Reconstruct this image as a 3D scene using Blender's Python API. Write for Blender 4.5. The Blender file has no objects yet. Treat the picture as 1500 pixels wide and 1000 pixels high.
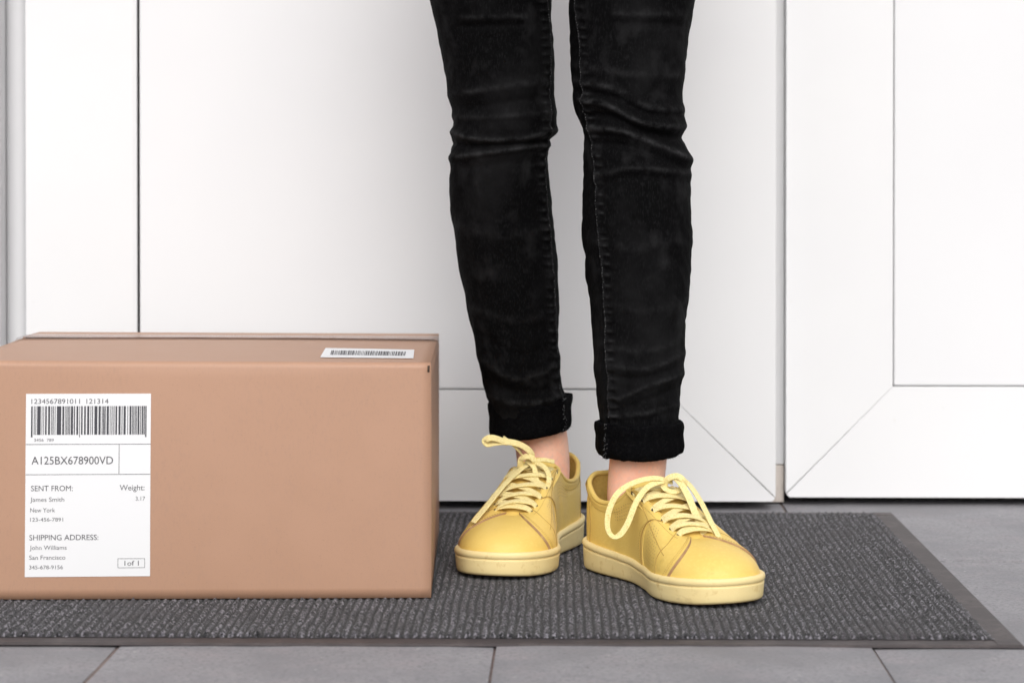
import bpy, bmesh, math, random
import numpy as np
from mathutils import Vector, Matrix
random.seed(7); rng = np.random.default_rng(7)
sc = bpy.context.scene
# ------------------------------------------------------------------ camera, sky, sun, exposure
F = 3302.0; H = 0.44; YAW = math.radians(1.0); PIT = math.radians(0.6)
VX, VY = 835.0, 250.0                       # vanishing point of the depth direction in a 1500x1000 picture
CX0 = VX - F*math.tan(YAW); CY0 = VY + F*math.tan(PIT)
cd = bpy.data.cameras.new('camera'); cam = bpy.data.objects.new('camera', cd); sc.collection.objects.link(cam)
sc.camera = cam
cam.location = (0, 0, H); cam.rotation_euler = (math.radians(90)-PIT, 0, YAW)
cd.sensor_width = 36; cd.lens = F/1500*36; cd.clip_start = .05; cd.clip_end = 200
cd.shift_x = -(CX0-750)/1500; cd.shift_y = -(500-CY0)/1500
cd.dof.use_dof = True; cd.dof.focus_distance = 2.40; cd.dof.aperture_fstop = 6.3
w = bpy.data.worlds.new('World'); sc.world = w; w.use_nodes = True
wn = w.node_tree; bg = wn.nodes['Background']
sky = wn.nodes.new('ShaderNodeTexSky'); sky.sky_type = 'NISHITA'; sky.sun_disc = False
SUN_EL = math.radians(38)
sky.sun_elevation = SUN_EL; sky.sun_rotation = math.radians(174); sky.air_density = 1.0; sky.dust_density = 3
hs = wn.nodes.new('ShaderNodeHueSaturation'); hs.inputs['Saturation'].default_value = .16
wn.links.new(sky.outputs[0], hs.inputs['Color']); wn.links.new(hs.outputs[0], bg.inputs['Color'])
bg.inputs['Strength'].default_value = .15
sd = bpy.data.lights.new('sun', 'SUN'); sun = bpy.data.objects.new('sun', sd); sc.collection.objects.link(sun)
sd.energy = 1.0; sd.angle = math.radians(45); sd.color = (1, .975, .95)
sdir = Vector((.10*math.cos(SUN_EL), -.988*math.cos(SUN_EL), math.sin(SUN_EL)))
sun.rotation_euler = sdir.to_track_quat('Z', 'Y').to_euler(); sun.location = (1, -2, 4)
sc.view_settings.view_transform = 'Standard'; sc.view_settings.look = 'None'
sc.view_settings.gamma = 1; sc.view_settings.use_curve_mapping = False
sc.view_settings.exposure = 0.20
# ------------------------------------------------------------------ helpers
R3 = np.array(cam.rotation_euler.to_matrix())
def ray(px, py):
    return R3 @ np.array([(px-CX0)/F, (CY0-py)/F, -1.0])
def at(px, py, Y):
    d = ray(px, py); t = Y/d[1]
    return np.array([d[0]*t, Y, H+d[2]*t])
def ground(px, py, z=0.):
    d = ray(px, py); t = (z-H)/d[2]
    return np.array([d[0]*t, d[1]*t, z])
def proj(P):
    P = np.asarray(P, float); q = (P-np.array([0, 0, H])) @ R3
    return CX0+F*q[..., 0]/-q[..., 2], CY0-F*q[..., 1]/-q[..., 2]
WORLD = {}
def link(o, parent=None, origin=None):
    sc.collection.objects.link(o)
    o0 = np.zeros(3) if origin is None else np.asarray(origin, float)
    if parent is not None:
        o.parent = parent; o.location = tuple(o0-WORLD[parent.name])
    else: o.location = tuple(o0)
    WORLD[o.name] = o0
    return o
def mesh(name, V, Fc, mat, parent=None, smooth=False, origin='base'):
    V = np.asarray(V, float)
    if isinstance(origin, str):
        origin = np.array([(V[:, 0].min()+V[:, 0].max())/2, (V[:, 1].min()+V[:, 1].max())/2, V[:, 2].min()])
    me = bpy.data.meshes.new(name); L = V-origin
    if isinstance(Fc, np.ndarray):
        n, k = Fc.shape
        me.vertices.add(len(L)); me.vertices.foreach_set('co', L.ravel())
        me.loops.add(n*k); me.loops.foreach_set('vertex_index', Fc.ravel().astype(np.int32))
        me.polygons.add(n); me.polygons.foreach_set('loop_start', np.arange(0, n*k, k, dtype=np.int32))
        me.update(calc_edges=True); me.validate()
    else: me.from_pydata([tuple(v) for v in L], [], Fc)
    for m in (mat if isinstance(mat, (list, tuple)) else [mat]): me.materials.append(m)
    if smooth: me.shade_smooth()
    else: me.shade_flat()
    return link(bpy.data.objects.new(name, me), parent, origin)
def tag(o, label=None, cat=None, group=None, kind=None):
    if label: o['label'] = label
    if cat: o['category'] = cat
    if group: o['group'] = group
    if kind: o['kind'] = kind
    return o
def empty(name, loc, label, cat, group=None):
    return tag(link(bpy.data.objects.new(name, None), None, loc), label, cat, group)
def bevel(o, w_, seg=2, ang=40):
    b = o.modifiers.new('bevel', 'BEVEL'); b.width = w_; b.segments = seg; b.limit_method = 'ANGLE'; b.angle_limit = math.radians(ang)
    return o
def prism_y(poly, y0, y1):
    """polygon in x,z (counter-clockwise seen from -y) extruded along y"""
    n = len(poly); V = [(x, y0, z) for x, z in poly]+[(x, y1, z) for x, z in poly]
    Fc = [tuple(range(n)), tuple(range(2*n-1, n-1, -1))]+[(i, i+n, (i+1) % n+n, (i+1) % n) for i in range(n)]
    return V, Fc
def box(x0, x1, y0, y1, z0, z1):
    return prism_y([(x0, z0), (x1, z0), (x1, z1), (x0, z1)], y0, y1)
def grid_faces(r, c, closed=False):
    i = np.arange(r-1)[:, None]; j = np.arange(c if closed else c-1)[None, :]; k = (j+1) % c
    return np.stack([i*c+j, i*c+k, (i+1)*c+k, (i+1)*c+j], -1).reshape(-1, 4)
def crom(P, t, closed=False):
    """Catmull-Rom through P at float indices t"""
    P = np.asarray(P, float); n = len(P); t = np.atleast_1d(np.asarray(t, float))
    if closed: t = t % n
    else: t = np.clip(t, 0, n-1-1e-9)
    i = np.floor(t).astype(int); f = (t-i)[:, None]
    g = (lambda k: P[k % n]) if closed else (lambda k: np.where((k < 0)[:, None], 2*P[0]-P[1], np.where((k > n-1)[:, None], 2*P[-1]-P[-2], P[np.clip(k, 0, n-1)])))
    a, b, c, d = g(i-1), g(i), g(i+1), g(i+2)
    return .5*(2*b+(c-a)*f+(2*a-5*b+4*c-d)*f*f+(-a+3*b-3*c+d)*f**3)
def unit(v):
    v = np.asarray(v, float); return v/np.maximum(np.linalg.norm(v, axis=-1, keepdims=True), 1e-12)
def ribbon(P, N, wd, th, n=40, k=10, sub=True, power=3.2):
    """flat strap swept along points P; N = normal hint (one or one per point)"""
    P = np.asarray(P, float); N = np.asarray(N, float)
    if N.ndim == 1: N = np.tile(N, (len(P), 1))
    t = np.linspace(0, len(P)-1, n); C = crom(P, t); NN = unit(crom(N, t))
    T = unit(np.gradient(C, axis=0)); S = unit(np.cross(T, NN)); NN = unit(np.cross(S, T))
    a = np.linspace(0, 2*math.pi, k, endpoint=False)
    cx = np.sign(np.cos(a))*np.abs(np.cos(a))**(2/power)*wd/2; cy = np.sign(np.sin(a))*np.abs(np.sin(a))**(2/power)*th/2
    wv = np.broadcast_to(np.asarray(1.0), (n,))
    V = C[:, None]+S[:, None]*cx[None, :, None]*wv[:, None, None]+NN[:, None]*cy[None, :, None]
    Fc = [tuple(f) for f in grid_faces(n, k, True)]
    Fc += [tuple(range(k)), tuple(reversed(range((n-1)*k, n*k)))]
    return V.reshape(-1, 3), Fc
def tube(P, r, n=40, k=8):
    P = np.asarray(P, float); 
    return ribbon(P, (0.13, .31, 1), 2*r, 2*r, n, k, power=2)
def join(parts):
    V = []; Fc = []; o = 0
    for v, f in parts:
        V.append(np.asarray(v, float)); Fc += [tuple(int(i)+o for i in q) for q in f]; o += len(v)
    return np.concatenate(V), Fc
# ------------------------------------------------------------------ materials
def mat(name, col, rough=.6, spec=.5, noise=None, bump=None, coat=0, sheen=0, sss=0, metal=0):
    """noise: list of (scale, detail, colour, low, high, stretch); bump: list of (scale, strength, distance, stretch)"""
    m = bpy.data.materials.new(name); m.use_nodes = True; nt = m.node_tree; N = nt.nodes; L = nt.links
    b = N['Principled BSDF']; b.inputs['Roughness'].default_value = rough
    b.inputs['Specular IOR Level'].default_value = spec; b.inputs['Metallic'].default_value = metal
    if coat: b.inputs['Coat Weight'].default_value = coat; b.inputs['Coat Roughness'].default_value = .25
    if sheen: b.inputs['Sheen Weight'].default_value = sheen; b.inputs['Sheen Roughness'].default_value = .5
    if sss: b.inputs['Subsurface Weight'].default_value = sss; b.inputs['Subsurface Radius'].default_value = (.012, .005, .003); b.inputs['Subsurface Scale'].default_value = .6
    tc = N.new('ShaderNodeTexCoord')
    def tex(scale, detail, stretch, rg=.6):
        mp = N.new('ShaderNodeMapping'); mp.inputs['Scale'].default_value = stretch or (1, 1, 1)
        L.new(tc.outputs['Object'], mp.inputs[0])
        t = N.new('ShaderNodeTexNoise'); t.inputs['Scale'].default_value = scale; t.inputs['Detail'].default_value = detail
        t.inputs['Roughness'].default_value = rg
        L.new(mp.outputs[0], t.inputs['Vector']); return t.outputs['Fac']
    prev = None
    for (scale, detail, c2, lo, hi, st) in (noise or []):
        r = N.new('ShaderNodeMapRange'); r.inputs['From Min'].default_value = lo; r.inputs['From Max'].default_value = hi; r.clamp = True
        L.new(tex(scale, detail, st), r.inputs['Value'])
        x = N.new('ShaderNodeMix'); x.data_type = 'RGBA'
        L.new(r.outputs[0], x.inputs['Factor'])
        if prev is None: x.inputs[6].default_value = (*col, 1)
        else: L.new(prev, x.inputs[6])
        x.inputs[7].default_value = (*c2, 1); prev = x.outputs[2]
    if prev is None: b.inputs['Base Color'].default_value = (*col, 1)
    else: L.new(prev, b.inputs['Base Color'])
    pb = None
    for (scale, strength, dist, st) in (bump or []):
        bn = N.new('ShaderNodeBump'); bn.inputs['Strength'].default_value = strength; bn.inputs['Distance'].default_value = dist
        L.new(tex(scale, 3, st), bn.inputs['Height'])
        if pb is not None: L.new(pb, bn.inputs['Normal'])
        pb = bn.outputs[0]
    if pb is not None: L.new(pb, b.inputs['Normal'])
    return m
M = {}
M['door'] = mat('white_door_coating', (.77, .77, .776), .34, .35, [(3, 3, (.74, .74, .75), .4, .75, None), (160, 2, (.72, .71, .70), .74, .80, None)], [(350, .05, .0004, None)])
M['panel'] = mat('white_panel', (.76, .76, .77), .38, .35, [(2.2, 3, (.735, .735, .747), .4, .7, None)], [(300, .04, .0004, None)])
M['gasket'] = mat('gasket_rubber', (.03, .028, .028), .7)
M['gasket_grey'] = mat('gasket_pale', (.38, .35, .34), .7)
M['block'] = mat('beige_block', (.64, .58, .53), .7, .3, [(60, 3, (.40, .35, .31), .45, .7, (4, 4, .6))])
M['wall'] = mat('white_render', (.74, .74, .75), .8, .3, [(5, 4, (.68, .68, .69), .4, .7, None)], [(120, .3, .002, None)])
M['grout'] = mat('joint_sand', (.24, .185, .17), .95, .2, [(90, 4, (.15, .115, .105), .4, .7, None)], [(500, .6, .002, None)])
M['slab'] = mat('grey_stone', (.30, .29, .305), .72, .3,
    [(7, 6, (.235, .232, .247), .4, .62, None), (45, 5, (.24, .235, .25), .52, .68, None), (16, 5, (.31, .285, .30), .5, .7, None), (230, 4, (.20, .20, .21), .5, .66, None), (120, 3, (.40, .40, .40), .66, .71, None), (3, 4, (.22, .212, .22), .52, .7, None), (60, 4, (.13, .125, .13), .66, .74, None)],
    [(300, .5, .0012, None), (40, .3, .003, None)])
M['card'] = mat('brown_cardboard', (.43, .248, .163), .52, .5,
    [(2.5, 4, (.41, .236, .152), .35, .7, None), (420, 2, (.395, .230, .155), .5, .75, (1, 1, .35)), (9, 3, (.434, .251, .165), .5, .75, None), (900, 1, (.32, .185, .12), .70, .76, None)],
    [(600, .10, .0005, (1, 1, .3)), (5, .2, .006, None)])
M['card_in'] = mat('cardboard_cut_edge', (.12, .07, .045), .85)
M['paper'] = mat('label_paper', (.76, .76, .77), .5, .4)
M['ink'] = mat('print_ink', (.05, .05, .06), .6)
M['ink_grey'] = mat('print_ink_thin', (.07, .07, .08), .6)
M['ink_pale'] = mat('print_ink_pale', (.13, .13, .14), .6)
def glassy(name, a, tint=(1, 1, 1), rough=.12):
    m = bpy.data.materials.new(name); m.use_nodes = True; nt = m.node_tree; N = nt.nodes; L = nt.links
    N.remove(N['Principled BSDF']); o = N['Material Output']
    t = N.new('ShaderNodeBsdfTransparent'); t.inputs[0].default_value = (*tint, 1)
    g = N.new('ShaderNodeBsdfGlossy'); g.inputs['Roughness'].default_value = rough; g.inputs[0].default_value = (.9, .9, .92, 1)
    tc = N.new('ShaderNodeTexCoord'); nz = N.new('ShaderNodeTexNoise'); nz.inputs['Scale'].default_value = 35
    mp = N.new('ShaderNodeMapping'); mp.inputs['Scale'].default_value = (1, 5, 1); L.new(tc.outputs['Object'], mp.inputs[0]); L.new(mp.outputs[0], nz.inputs['Vector'])
    bp = N.new('ShaderNodeBump'); bp.inputs['Strength'].default_value = .5; bp.inputs['Distance'].default_value = .0008
    L.new(nz.outputs['Fac'], bp.inputs['Height']); L.new(bp.outputs[0], g.inputs['Normal'])
    x = N.new('ShaderNodeMixShader'); x.inputs[0].default_value = a
    L.new(t.outputs[0], x.inputs[1]); L.new(g.outputs[0], x.inputs[2]); L.new(x.outputs[0], o.inputs[0])
    return m
M['tape'] = glassy('clear_tape', .38, (.985, .98, .98), .2)
M['rubber'] = mat('mat_rubber', (.062, .052, .053), .6, .35, [(25, 4, (.11, .092, .09), .45, .75, None), (200, 3, (.05, .043, .043), .5, .7, None)], [(260, .3, .001, None)])
M['carpet'] = mat('carpet_yarn', (.060, .056, .064), .95, .15, [(210, 3, (.005, .005, .006), .46, .55, (1, .42, 1)), (270, 2, (.26, .245, .275), .53, .61, (1.4, .7, 1)), (11, 3, (.06, .052, .058), .5, .7, None)], [(700, .7, .002, None)], sheen=.15)
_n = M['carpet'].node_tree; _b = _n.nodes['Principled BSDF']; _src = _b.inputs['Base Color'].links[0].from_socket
_at = _n.nodes.new('ShaderNodeAttribute'); _at.attribute_name = 'rib_shade'; _mr = _n.nodes.new('ShaderNodeMapRange'); _mr.inputs['From Min'].default_value = .12; _mr.inputs['From Max'].default_value = .55
_mx = _n.nodes.new('ShaderNodeMix'); _mx.data_type = 'RGBA'; _mx.inputs[6].default_value = (.012, .0115, .013, 1)  # painted shade: near-black colour for the valleys between the ribs
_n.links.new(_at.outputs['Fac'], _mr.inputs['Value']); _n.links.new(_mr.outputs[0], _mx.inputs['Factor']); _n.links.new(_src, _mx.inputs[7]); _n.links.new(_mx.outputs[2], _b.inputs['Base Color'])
M['fibre'] = mat('carpet_fibre', (.072, .068, .078), .9, .15, [(210, 3, (.008, .008, .009), .46, .55, (1, .42, 1)), (270, 2, (.27, .255, .28), .54, .64, (1, .4, 1)), (700, 1, (.42, .40, .42), .73, .76, None)], sheen=.12)
M['denim'] = mat('black_denim', (.0020, .0020, .0022), .85, .05,
    [(9, 5, (.011, .011, .0115), .50, .74, (1, 1, .6)), (30, 8, (.019, .019, .0198), .54, .80, (1, 1, .7)), (500, 2, (.008, .008, .0085), .52, .70, (1.4, 1.4, .35)), (60, 1, (.05, .05, .055), .80, .83, (1.6, 1.6, .12))],
    [(900, .4, .0007, (1, 1, .5)), (55, .25, .002, (1, 1, .7))])
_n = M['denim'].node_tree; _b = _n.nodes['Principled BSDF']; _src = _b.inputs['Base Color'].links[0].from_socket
_at = _n.nodes.new('ShaderNodeAttribute'); _at.attribute_name = 'crest_wear_highlight'  # fold highlights put into the denim colour, together with faded crests
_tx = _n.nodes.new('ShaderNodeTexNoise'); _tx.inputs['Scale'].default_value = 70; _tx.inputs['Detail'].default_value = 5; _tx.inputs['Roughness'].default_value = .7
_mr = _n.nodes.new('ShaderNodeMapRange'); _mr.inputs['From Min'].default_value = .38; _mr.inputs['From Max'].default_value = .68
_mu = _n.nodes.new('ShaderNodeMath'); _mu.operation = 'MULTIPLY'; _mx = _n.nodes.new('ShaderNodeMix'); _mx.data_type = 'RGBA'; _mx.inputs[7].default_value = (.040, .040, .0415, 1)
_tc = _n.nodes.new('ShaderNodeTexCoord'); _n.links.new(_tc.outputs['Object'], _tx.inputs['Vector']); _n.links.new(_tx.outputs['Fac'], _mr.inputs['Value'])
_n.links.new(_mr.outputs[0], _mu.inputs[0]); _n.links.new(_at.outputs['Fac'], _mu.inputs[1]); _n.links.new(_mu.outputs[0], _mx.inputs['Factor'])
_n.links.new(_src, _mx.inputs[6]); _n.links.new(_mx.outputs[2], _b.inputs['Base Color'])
M['cuff'] = mat('black_denim_inside', (.0025, .0025, .003), .95, .04, [(300, 3, (.006, .006, .0065), .5, .7, None)], [(600, .8, .002, None)])
M['thread'] = mat('black_thread', (.02, .02, .022), .9, .2, [(500, 2, (.11, .11, .11), .5, .65, None)])
M['fray'] = mat('frayed_thread', (.16, .16, .165), .9)
M['skin'] = mat('skin', (.86, .49, .345), .5, .35, [(30, 4, (.84, .40, .27), .45, .7, None), (260, 3, (.74, .44, .33), .5, .75, None)], [(450, .15, .001, None)], sss=.12)
M['leather'] = mat('yellow_leather', (.79, .565, .155), .5, .35, [(12, 4, (.75, .52, .13), .4, .7, None), (300, 2, (.80, .575, .165), .5, .7, None), (45, 4, (.60, .40, .09), .66, .8, None)], [(620, .28, .0008, None), (45, .22, .002, (1, 1, 1)), (120, .15, .0012, None)])
M['sole'] = mat('pale_yellow_rubber', (.86, .70, .35), .55, .35, [(15, 4, (.83, .655, .31), .4, .7, None), (90, 3, (.68, .49, .20), .6, .78, None), (28, 5, (.52, .38, .18), .64, .82, (1, 1, 2.5))], [(350, .15, .0006, None)])
M['outsole'] = mat('outsole_rubber', (.30, .19, .08), .7)
M['lace'] = mat('yellow_lace', (.94, .80, .38), .85, .2, [(700, 2, (.80, .62, .23), .52, .66, None)], [(1500, .9, .0012, None)], sheen=.1)
M['lining'] = mat('yellow_lining', (.62, .42, .11), .8, .2, [(300, 3, (.54, .35, .085), .45, .7, None)], [(700, .3, .0006, None)])
M['raw'] = mat('raw_leather_edge', (.34, .20, .10), .75, .2, [(120, 3, (.50, .33, .15), .5, .7, None)])
M['seam'] = mat('leather_seam_dark', (.42, .25, .06), .8)  # dark ochre of the seam lines
M['thread_y'] = mat('yellow_thread', (.50, .34, .09), .8)
M['hole'] = mat('eyelet_hole', (.055, .035, .022), .8)
# ------------------------------------------------------------------ ground
V, Fc = box(-40, 40, -40, 40, -.30, -.0032)
pave = tag(mesh('pavement', V, Fc, M['grout'], origin=np.array([0, 0, 0.])), kind='structure')
j1, j2, j3 = ground(143, 975)[0], ground(720, 975)[0], ground(1296, 975)[0]
T = (j3-j1)/2; xj = j2; yj = ground(1440, 820)[1]
slab_mesh = []
for k in range(4):
    n = 9; a = T-.0034; x = np.linspace(-a/2, a/2, n); X, Y = np.meshgrid(x, x*(.63-.0034)/a)
    Z = rng.normal(0, .00025, X.shape)
    V = np.stack([X, Y, Z], -1).reshape(-1, 3); Fc = [tuple(f) for f in grid_faces(n, n)]
    bi = [j for j in range(n)]+[i*n+n-1 for i in range(1, n)]+[(n-1)*n+j for j in range(n-2, -1, -1)]+[i*n for i in range(n-2, 0, -1)]
    b0 = len(V); V = np.concatenate([V, V[bi]+np.array([0, 0, -.02])]); V[bi, 2] -= .0008
    Fc += [(bi[i], b0+i, b0+(i+1) % len(bi), bi[(i+1) % len(bi)]) for i in range(len(bi))]
    me = bpy.data.meshes.new('paving_slab'); me.from_pydata([tuple(v) for v in V], [], Fc); me.materials.append(M['slab']); slab_mesh.append(me)
TR = .63
for r in range(-4, 3):
    for c in range(-6, 7):
        o = bpy.data.objects.new('paving_slab', slab_mesh[(r*5+c*3) % 4])
        link(o, pave, (xj+(c+.5)*T+rng.normal(0, .0004), yj+(r+.5)*TR+rng.normal(0, .0004), rng.normal(-.0005, .0006)))
        o.rotation_euler = (0, 0, math.pi*int(rng.integers(2)))
# ------------------------------------------------------------------ doors
YD1, YD2 = 2.925, 2.968
DT = 2.05
def door(name, Y, pxl, pyl, pxr, pxil, pxir, pyb, pyi, gl, gb, label, gmat, right_stile=True):
    """pxl/pxr outer edges, pxil/pxir inner edges of the stiles, pyb bottom, pyi top of bottom rail"""
    xl, xr = at(pxl, 500, Y)[0], at(pxr, 500, Y)[0]; xil, xir = at(pxil, 500, Y)[0], at(pxir, 500, Y)[0]
    zb, zi = at(700, pyb, Y)[2], at(700, pyi, Y)[2]; zt, zti = DT, DT-(zi-zb)
    d = empty(name, ((xl+xr)/2, Y+.03, zb), label, 'door', 'white doors side by side')
    c = .0045; g = .00006
    def part(nm, poly, y0, y1, m, bv=.0005):
        V, Fc = prism_y(poly, y0, y1); return bevel(mesh(nm, V, Fc, m, d), bv, 2)
    y1 = Y+.055
    part('stile', [(xl, zb+c*1.2+g), (xil, zi+g*2.2), (xil, zti-g*2.2), (xl, zt-c)], Y, y1, M['door'])
    part('stile', [(xr, zb+c*1.2+g), (xr, zt-c), (xir, zti-g*2.2), (xir, zi+g*2.2)], Y, y1, M['door'])
    part('bottom_rail', [(xl+.0006, zb+c), (xl+c, zb), (xr-c, zb), (xr-.0006, zb+c), (xir-g, zi), (xil+g, zi)], Y, y1, M['door'])
    part('top_rail', [(xil+g, zti), (xir-g, zti), (xr-c, zt), (xl+c, zt)], Y, y1, M['door'])
    part('panel', [(xil+gl, zi+gb), (xir-gb, zi+gb), (xir-gb, zti-gb), (xil+gl, zti-gb)], Y+.0006, Y+.03, M['panel'], .002)
    part('gasket', [(xil+.0001, zi+.0001), (xir-.0001, zi+.0001), (xir-.0001, zti-.0001), (xil+.0001, zti-.0001)], Y+.031, Y+.05, gmat, .0002)
    if gl > .002:
        V, Fc = prism_y([(xil+.0000, zi+gb), (xil+.0004, zi+gb), (xil+.0004, zti-gb), (xil, zti-gb)], Y+.004, Y+.03); mesh('seal_lip', V, Fc, M['gasket'], d)
        w_ = .0052; V = [(xil-w_, Y-.0002, zi), (xil-.0001, Y-.0016, zi), (xil-.0001, Y+.003, zi), (xil-w_, Y-.0002, zti), (xil-.0001, Y-.0016, zti), (xil-.0001, Y+.003, zti)]
        mesh('glazing_bead', V, [(0, 1, 4, 3), (1, 2, 5, 4), (0, 2, 1), (3, 4, 5), (0, 3, 5, 2)], M['door'], d)
    return d
door('door', YD1, 38, 0, 1136.5, 201.3, 974, 733.5, 571, .0029, .0014, 'wide white door with a black gap line behind the box and the legs', M['gasket'])
door('door', YD2, 1151.5, 0, 2250, 1308, 2095, 727, 565, .0013, .0012, 'white door on the right with a diagonal mitre joint at its lower left corner', M['gasket_grey'])
# frame: posts in the gaps, header and beige block
fr = empty('door_frame', (at(1144, 700, 3.02)[0], 3.02, 0), 'white door frame with posts in the narrow gaps beside the doors', 'door frame')
def fpart(nm, b, m, bv=.001, par=None):
    V, Fc = box(*b); return bevel(mesh(nm, V, Fc, m, par or fr), bv, 2)
xa, xb = at(1128, 500, 2.995)[0], at(1148.3, 500, 2.995)[0]; zs = at(1144, 681, 2.99)[2]
fpart('post', (xa, xb, 2.992, 3.06, zs+.001, DT), M['door'])
fpart('threshold_block', (xa, xb-.0005, 2.988, 3.058, .001, zs), M['block'])
x0, x1 = at(3.5, 300, 2.94)[0], at(37, 300, 2.94)[0]
V = []; n = 14
prof = [(x0, 2.98)]+[(x0+(x1+.012-x0)*i/n, 2.980-.034*math.sin(math.pi*(.12+.80*i/n))**.7) for i in range(n+1)]+[(x1+.012, 3.04), (x0, 3.04)]
nn = len(prof); V = [(x, y, .002) for x, y in prof]+[(x, y, DT) for x, y in prof]
Fc = [tuple(reversed(range(nn))), tuple(range(nn, 2*nn))]+[(i, (i+1) % nn, (i+1) % nn+nn, i+nn) for i in range(nn)]
M['post'] = mat('grey_white_frame', (.60, .60, .61), .5, .3)
mesh('post', V, Fc, M['post'], fr)
fpart('header', (x0-.01, 2.6, 2.95, 3.05, DT+.006, DT+.09), M['door'])
xw = at(-.5, 300, 2.93)[0]
wl = empty('wall', (-1.2, 3.1, 0), 'white rendered wall to the left of the door frame', 'wall')
V, Fc = box(-4, xw, 2.93, 3.18, 0, 3.2); bevel(mesh('wall_face', V, Fc, M['wall'], wl), .003)
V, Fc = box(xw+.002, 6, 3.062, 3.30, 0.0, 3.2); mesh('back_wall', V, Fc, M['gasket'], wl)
V, Fc = box(xw+.002, 6, 2.96, 3.061, DT+.095, 3.2); mesh('lintel', V, Fc, M['wall'], wl)
# ------------------------------------------------------------------ mat
a0 = ground(1503, 949); a1 = ground(1305, 752.5); ang = math.atan2(a0[0]-a1[0], a1[1]-a0[1])
ang *= .75
mo = ground(1503, 949); MW, MD = 1.25, float(np.hypot(*(a1-a0)[:2]))
def mloc(u, v, z):       # u = metres to the left of the right edge, v = metres back from the near edge
    c, s = math.cos(ang), math.sin(ang)
    return np.stack([mo[0]-u*c-v*s, mo[1]-u*s*.35+v*c, np.broadcast_to(z, np.shape(u))], -1)
em = empty('entrance_mat', mloc(np.array(MW/2), np.array(MD/2), 0.), 'dark grey ribbed entrance mat with rubber border under the box and feet', 'doormat')
b = .026
uu = np.array([0, .003, b-.001, b, MW-b, MW-b+.001, MW-.003, MW]); vv = np.array([0, .003, b-.001, b, MD-b, MD-b+.001, MD-.003, MD])
zz = np.array([.0002, .0026, .0032, .0022, .0022, .0032, .0026, .0002])
U, Vv = np.meshgrid(uu, vv); Z = np.minimum(*np.meshgrid(zz, zz))
mesh('rubber_border', mloc(U, Vv, Z).reshape(-1, 3), [tuple(f) for f in grid_faces(8, 8)], M['rubber'], em)
def vnoise(x, y, s, seed):
    r = np.random.default_rng(seed); G = r.random((256, 256)); x = x/s; y = y/s
    i = np.floor(x).astype(int); j = np.floor(y).astype(int); fx = x-i; fy = y-j; fx = fx*fx*(3-2*fx); fy = fy*fy*(3-2*fy)
    g = lambda a, b_: G[a % 256, b_ % 256]
    return (g(i, j)*(1-fx)+g(i+1, j)*fx)*(1-fy)+(g(i, j+1)*(1-fx)+g(i+1, j+1)*fx)*fy
PITCH = .0082
def pressed(P):
    m = np.zeros(P.shape[:-1], bool)
    for (tx, ty), A, in (((.167, 2.236), math.radians(28)), ((-.083, 2.382), math.radians(-15))):
        b_ = np.array([-math.sin(A), math.cos(A)]); p0 = np.array([tx, ty])+b_*.052; q_ = P[..., :2]-p0
        t_ = np.clip((q_@b_)/.195, 0, 1); d = np.linalg.norm(q_-t_[..., None]*.195*b_, axis=-1); m |= d < .056-.018*t_
    q_ = P[..., :2]-ground(633, 875, .0066)[:2]; dd = np.array([math.cos(math.radians(2.2)), math.sin(math.radians(2.2))]); a_ = q_@dd; c_ = q_@np.array([-dd[1], dd[0]])
    return m | ((a_ < .001) & (c_ > -.0015) & (c_ < .41))
def pile(u, v):
    wob = .0012*(vnoise(u, v, .03, 3)-.5)*2
    ph = .5+.5*np.cos(2*math.pi*(u+wob)/PITCH)
    rib = ph**.8
    e = np.minimum(np.minimum(u-b, MW-b-u), np.minimum(v-b, MD-b-v)); edge = np.clip(e/.005, 0, 1)**.7
    return .0028+edge*(.0010+.0036*rib*(.80+.30*vnoise(u, v, .0048, 5))+.0011*(vnoise(u, v, .0026, 9)-.5))
nu = int((MW-2*b)/.0017); nv = int((MD-2*b)/.0024)
U, Vv = np.meshgrid(np.linspace(b, MW-b, nu), np.linspace(b, MD-b, nv))
U2 = U+rng.normal(0, .0002, U.shape); V2 = Vv+rng.normal(0, .0003, U.shape)
V2[0] -= vnoise(U[0], U[0]*0, .006, 4)*.003; V2[-1] += vnoise(U[0], U[0]*0, .006, 14)*.003; U2[:, 0] -= vnoise(Vv[:, 0], Vv[:, 0]*0, .006, 24)*.003
CP = mloc(U2, V2, pile(U, Vv)); CP[..., 2] = np.where(pressed(CP), np.minimum(CP[..., 2], .0052), CP[..., 2])
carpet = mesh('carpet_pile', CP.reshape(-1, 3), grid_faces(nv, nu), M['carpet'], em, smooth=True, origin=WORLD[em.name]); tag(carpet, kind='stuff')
_ph = (.5+.5*np.cos(2*math.pi*(U+.0012*(vnoise(U, Vv, .03, 3)-.5)*2)/PITCH)).ravel().astype(np.float32)      # 1 on the rib crests, 0 in the valleys, where shade is painted into the colour
carpet.data.attributes.new('rib_shade', 'FLOAT', 'POINT').data.foreach_set('value', _ph)
nf = 210000
fu = rng.uniform(b-.001, MW-b, nf); fv = rng.uniform(b-.001, MD-b+.001, nf)
keep = rng.random(nf) < (.01+.99*(.5+.5*np.cos(2*math.pi*(fu+.0012*(vnoise(fu, fv, .03, 3)-.5)*2)/PITCH))**1.5); fu = fu[keep]; fv = fv[keep]; nf = len(fu)
base = mloc(fu, fv, pile(np.clip(fu, b, MW-b), np.clip(fv, b, MD-b))-.0004)
kp = ~pressed(base); base = base[kp]; nf = len(base)
th = rng.normal(0, 1.3, nf)+math.pi*rng.integers(0, 2, nf); ln = rng.uniform(.0008, .0020, nf); up = rng.uniform(.0001, .0008, nf); wd = rng.uniform(.0003, .0006, nf)
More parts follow.
